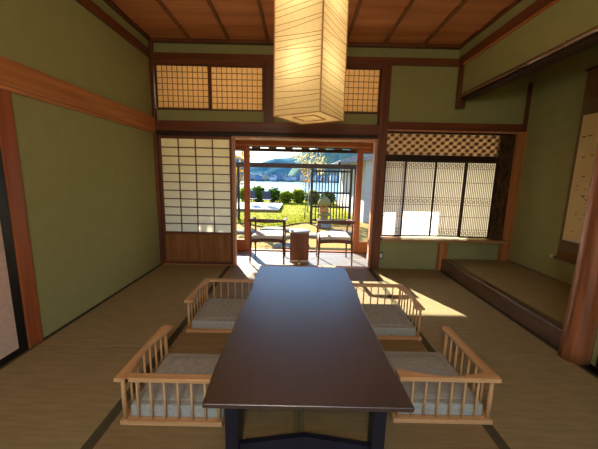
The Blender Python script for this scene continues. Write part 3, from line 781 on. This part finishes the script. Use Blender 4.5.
# fence
fe = empty('slatted_fence', (1.03, 5.95, ZG), 0, 'open black slatted wooden fence on the lawn behind the lantern', 'fence')
for sx in (-.63, .63): MB().box(sx - .04, sx + .04, -.04, .04, -.02, 1.795, .004).build('post', M['fence'], fe)
for z in (1.72, 1.03, .57, .13): MB().box(-.59, .59, -.022, .022, z - .028, z + .028, .003).build('rail', M['fence'], fe)
for i in range(11):
    x = -.59 + 1.18 * (i + 1) / 12
    MB().box(x - .017, x + .017, -.042, -.0225, .10, 1.775, .002).build('slat', M['fence'], fe)

# stone lantern
sl = empty('stone_lantern', (.775, 5.35, ZG), 0, 'mossy round topped stone lantern in front of the fence', 'lantern')
MB().lathe([(.01, -.02), (.24, -.02), (.25, .06), (.20, .12), (.01, .12)], 0, 0, 20).build('base', M['stone'], sl)
MB().lathe([(.01, .12), (.12, .12), (.11, .34), (.12, .36), (.01, .36)], 0, 0, 20).build('shaft', M['stone'], sl)
MB().lathe([(.01, .36), (.20, .37), (.21, .42), (.15, .45), (.01, .45)], 0, 0, 20).build('platform', M['moss'], sl)
MB().lathe([(.01, .45), (.13, .45), (.14, .52), (.13, .66), (.01, .66)], 0, 0, 20).build('light_box', M['peach'], sl)
MB().lathe([(.01, .66), (.17, .66), (.20, .72), (.19, .80), (.14, .88), (.07, .93), (.01, .94)], 0, 0, 24).build('cap', M['moss'], sl)
MB().lathe([(.01, .935), (.035, .94), (.045, .97), (.01, 1.0)], 0, 0, 14).build('finial', M['moss'], sl)

# trees
def tree(name, loc, trunk, mat, bark, lab, seed, crowns, n, size):
    e = empty(name, loc, 0, lab, 'tree'); rng = random.Random(seed)
    t = MB()
    for pts_, r0, r1 in trunk:
        k = len(pts_); t.tube(pts_, [r0 + (r1 - r0) * i / (k - 1) for i in range(k)], 7)
    t.build('trunk', bark, e)
    f = MB()
    for c, r in crowns: foliage(f, c, r, n, size, rng, 0, .1)
    f.build('foliage', mat, e)
tree('autumn_tree', (-2.25, 6.75, ZG), [([(0, 0, -.05), (.05, 0, 1.0), (-.05, 0, 2.4)], .05, .02), ([(.05, 0, 1.0), (.3, 0, 1.7)], .02, .008), ([(0, 0, 1.3), (-.3, .1, 2.0)], .02, .008)], M['leaf_gold'], M['bark'],
     'golden leaved tree seen through the left glass door', 71, [((.1, 0, 2.1), (.5, .45, .42)), ((-.3, .1, 1.7), (.4, .4, .35)), ((.15, -.1, 1.5), (.32, .3, .35))], 150, .10)
tree('autumn_sapling', (.20, 6.6, ZG), [([(0, 0, -.05), (.02, 0, .8), (0, 0, 1.5), (.03, 0, 2.0)], .018, .006), ([(0, 0, 1.0), (-.12, 0, 1.5)], .008, .004), ([(0, 0, 1.1), (.12, 0, 1.6)], .008, .004)], M['leaf_gold'], M['bark'],
     'slender golden sapling left of the slatted fence', 72, [((.03, 0, 1.45), (.2, .2, .35)), ((-.03, 0, 1.8), (.16, .15, .25))], 70, .07)
tree('pale_tree', (.35, 8.6, ZG), [([(0, 0, -.05), (.05, 0, 1.2), (-.1, 0, 2.2), (-.25, 0, 3.0)], .05, .015), ([(.0, 0, 1.5), (.3, 0, 2.3), (.4, 0, 2.9)], .03, .01), ([(-.05, 0, 1.8), (-.45, 0, 2.5)], .025, .01), ([(.2, 0, 2.0), (.1, 0, 2.9)], .02, .008)], M['leaf_pale'], M['palebark'],
     'pale bare branched tree above the slatted fence', 73, [((.0, 0, 2.3), (.65, .5, .45)), ((-.35, 0, 2.5), (.5, .4, .35)), ((.5, 0, 2.0), (.3, .4, .4))], 110, .10)

tree('shade_tree', (-4.05, 6.1, ZG), [([(0, 0, -.05), (.05, 0, 1.6), (.1, 0, 3.2), (.15, 0, 4.6)], .08, .02), ([(.05, 0, 2.4), (.4, 0, 3.6)], .03, .01), ([(.08, 0, 2.8), (-.3, 0, 4.0)], .03, .01)], M['leaf_green'], M['bark'],
     'unseen leafy tree added to shade the left paper screen', 74, [((.15, 0, 4.55), (.66, .5, .50)), ((.3, 0, 4.6), (.5, .4, .40)), ((.72, 0, 4.5), (.32, .3, .36))], 260, .16)  # out of view, added to keep sun off the left paper screen
# neighbouring house at right
nh = empty('neighbour_house', (3.55, 9.95, ZG), 0, 'neighbouring house with grey eaves and white wall on the right', 'house')
MB().box(-1.30, 2.2, -3.4, 3.2, -.05, 1.30).build('lower_wall', M['housewhite'], nh)
MB().box(-1.30, 2.2, -3.4, 3.2, 1.30, 2.25).build('upper_wall', M['roofside'], nh)
MB().prism([(-2.2, -3.6, 1.98), (-2.2, -3.6, 2.10), (1.0, -3.6, 3.3), (2.6, -3.6, 2.9), (2.6, -3.6, 2.75)], (0, 7.2, 0)).build('roof', M['roofgrey'], nh)
MB().box(-2.27, -2.19, -3.6, 3.6, 1.94, 2.06).build('gutter', M['metal'], nh)

# lake, shore, hills, town
struct(heightfield('lake_water', -220, 220, 16, 158, 8, 8, lambda x, y: -2.5, M['water']), 'pale bright lake beyond the garden', 'water')
struct(heightfield('far_shore', -260, 260, 154, 230, 80, 14, lambda x, y: -2.9 + min(1.4, (y - 154) * .12) + max(0, (y - 180) * .05), M['shore']), 'far shore of the lake', 'shore')
def hill_far(x, y):
    t = (y - 330) / 140; r = 26 + 4 * math.sin(x * .055 + 1.2) + 5 * math.sin(x * .021) + 2.5 * math.sin(x * .13)
    return -3 + (r + 3) * math.sin(PI * min(max(t, 0), 1)) + 3.0 * noise.noise(Vector((x * .05, y * .05, 0))) 
struct(heightfield('hill_far', -420, 420, 330, 470, 160, 30, hill_far, M['hill']), 'haze tinted blue green hills across the lake', 'hill')
def hill_near(x, y):
    t = (y - 225) / 100; u = (x - 4) / 40
    r = 28 * (1 - math.exp(-max(0, (x + 12)) / 22.0)) if x > -12 else 0
    return -3 + (r * 1.45 + 1.5) * math.sin(PI * min(max(t, 0), 1)) + (2.5 * noise.noise(Vector((x * .09, y * .09, 5))) + 1.2 * noise.noise(Vector((x * .35, y * .35, 9))) if r > 1 else 0)
struct(heightfield('hill_near', -30, 260, 225, 325, 140, 30, hill_near, M['hillnear']), 'nearer wooded hill rising to the right across the lake', 'hill')
rt = random.Random(21)
for i in range(30):
    x = -40 + i * 2.8 + rt.uniform(-.3, .3); y = 164 + (i % 3) * 5 + rt.uniform(0, 1); w = rt.uniform(.8, 1.9); h = rt.uniform(1.4, 3.6)
    e = empty('town_building', (x, y, -1.9), 0, 'tiny pale building in the row on the far lake shore', 'building', 'buildings on the far shore')
    MB().box(-w, w, -1.5, 1.5, 0, h).build('wall', M['town'][i % 4], e)
    MB().prism([(-w - .2, -1.7, h), (w + .2, -1.7, h), (0, -1.7, h + 1.1)], (0, 3.4, 0)).build('roof', M['townroof'], e)

# ------------------------------------------------------------------ world, sun
w = bpy.data.worlds.new('World'); S.world = w; w.use_nodes = True; nt = w.node_tree; nt.nodes.clear()
out = nt.nodes.new('ShaderNodeOutputWorld'); bg = nt.nodes.new('ShaderNodeBackground'); tc = nt.nodes.new('ShaderNodeTexCoord')
sx = nt.nodes.new('ShaderNodeSeparateXYZ'); nt.links.new(tc.outputs['Generated'], sx.inputs[0])
rp = nt.nodes.new('ShaderNodeValToRGB'); e = rp.color_ramp.elements
e[0].position = 0; e[0].color = (.80, .88, .95, 1); e[1].position = 1; e[1].color = (.16, .33, .66, 1)
for p, c in ((.07, (.95, 1.0, 1.0, 1)), (.15, (.48, .74, 1.0, 1)), (.32, (.26, .54, 1.0, 1)), (.5, (.22, .46, .92, 1))):
    x = e.new(p); x.color = c
nt.links.new(sx.outputs[2], rp.inputs[0]); nt.links.new(rp.outputs[0], bg.inputs[0]); bg.inputs[1].default_value = 1.9
nt.links.new(bg.outputs[0], out.inputs[0])
sd_ = bpy.data.lights.new('sun', 'SUN'); so = bpy.data.objects.new('sun', sd_); COL.objects.link(so)
sd_.energy = 18; sd_.angle = math.radians(.55); sd_.color = (1, .93, .80)
az = .45; tprof = .56
d = Vector((az, -1, -tprof)).normalized(); so.rotation_euler = d.to_track_quat('-Z', 'Y').to_euler(); so.location = (-3, 8, 6)
def portal(loc, rot, sx_, sy_):
    l = bpy.data.lights.new('sky_portal', 'AREA'); l.shape = 'RECTANGLE'; l.size = sx_; l.size_y = sy_; l.cycles.is_portal = True
    o = bpy.data.objects.new('sky_portal', l); COL.objects.link(o); o.location = loc; o.rotation_euler = rot
portal((.1, YF - .1, .8), (PI / 2, 0, 0), 3.6, 1.8)
bpy.data.objects['sky_portal'].rotation_euler = Vector((0, 1, 0)).to_track_quat('-Z', 'Y').to_euler()
portal((.45, 1.0, .8), Vector((0, -1, 0)).to_track_quat('-Z', 'Y').to_euler(), 4.6, 1.7)

# unseen emissive globe added behind the viewer as fill light
gl = MB(); gl.lathe([(.002, 1.55)] + [(.2 * math.sin(PI * k / 12), 1.75 - .2 * math.cos(PI * k / 12)) for k in range(1, 12)] + [(.002, 1.95)], -.15, -4.4, 24)
glo = gl.build('rear_fill_globe', mat_emit('fill globe', (1, .93, .78, 1), 34)); struct(glo, 'added unseen fill globe in the rear half of the room', 'lamp')
MB().tube([(-.15, -4.4, 1.94), (-.15, -4.4, ZC)], .006, 8).build('cord', M['lacquer'], glo)

# ------------------------------------------------------------------ camera
cam = bpy.data.cameras.new('camera'); co = bpy.data.objects.new('camera', cam); COL.objects.link(co); S.camera = co
cam.sensor_width = 36; cam.lens = 294.66 / 598 * 36; cam.clip_start = .02; cam.clip_end = 1500
p_, y_, r_ = .1651, .0009, .0215
F = Vector((math.sin(y_) * math.cos(p_), math.cos(y_) * math.cos(p_), -math.sin(p_))); Rr = Vector((math.cos(y_), -math.sin(y_), 0)); U = Rr.cross(F)
R2 = Rr * math.cos(r_) + U * math.sin(r_); U2 = -Rr * math.sin(r_) + U * math.cos(r_)
co.matrix_world = Matrix(((R2.x, U2.x, -F.x, 0), (R2.y, U2.y, -F.y, -3.686), (R2.z, U2.z, -F.z, 1.1701), (0, 0, 0, 1)))

vs = S.view_settings; vs.view_transform = 'Standard'; vs.look = 'None'; vs.exposure = .45; vs.gamma = 1; vs.use_curve_mapping = False
c = S.cycles; c.max_bounces = 10; c.diffuse_bounces = 6; c.glossy_bounces = 4; c.transmission_bounces = 6; c.transparent_max_bounces = 12
c.use_denoising = True; c.sample_clamp_indirect = 6; c.caustics_reflective = False; c.caustics_refractive = False
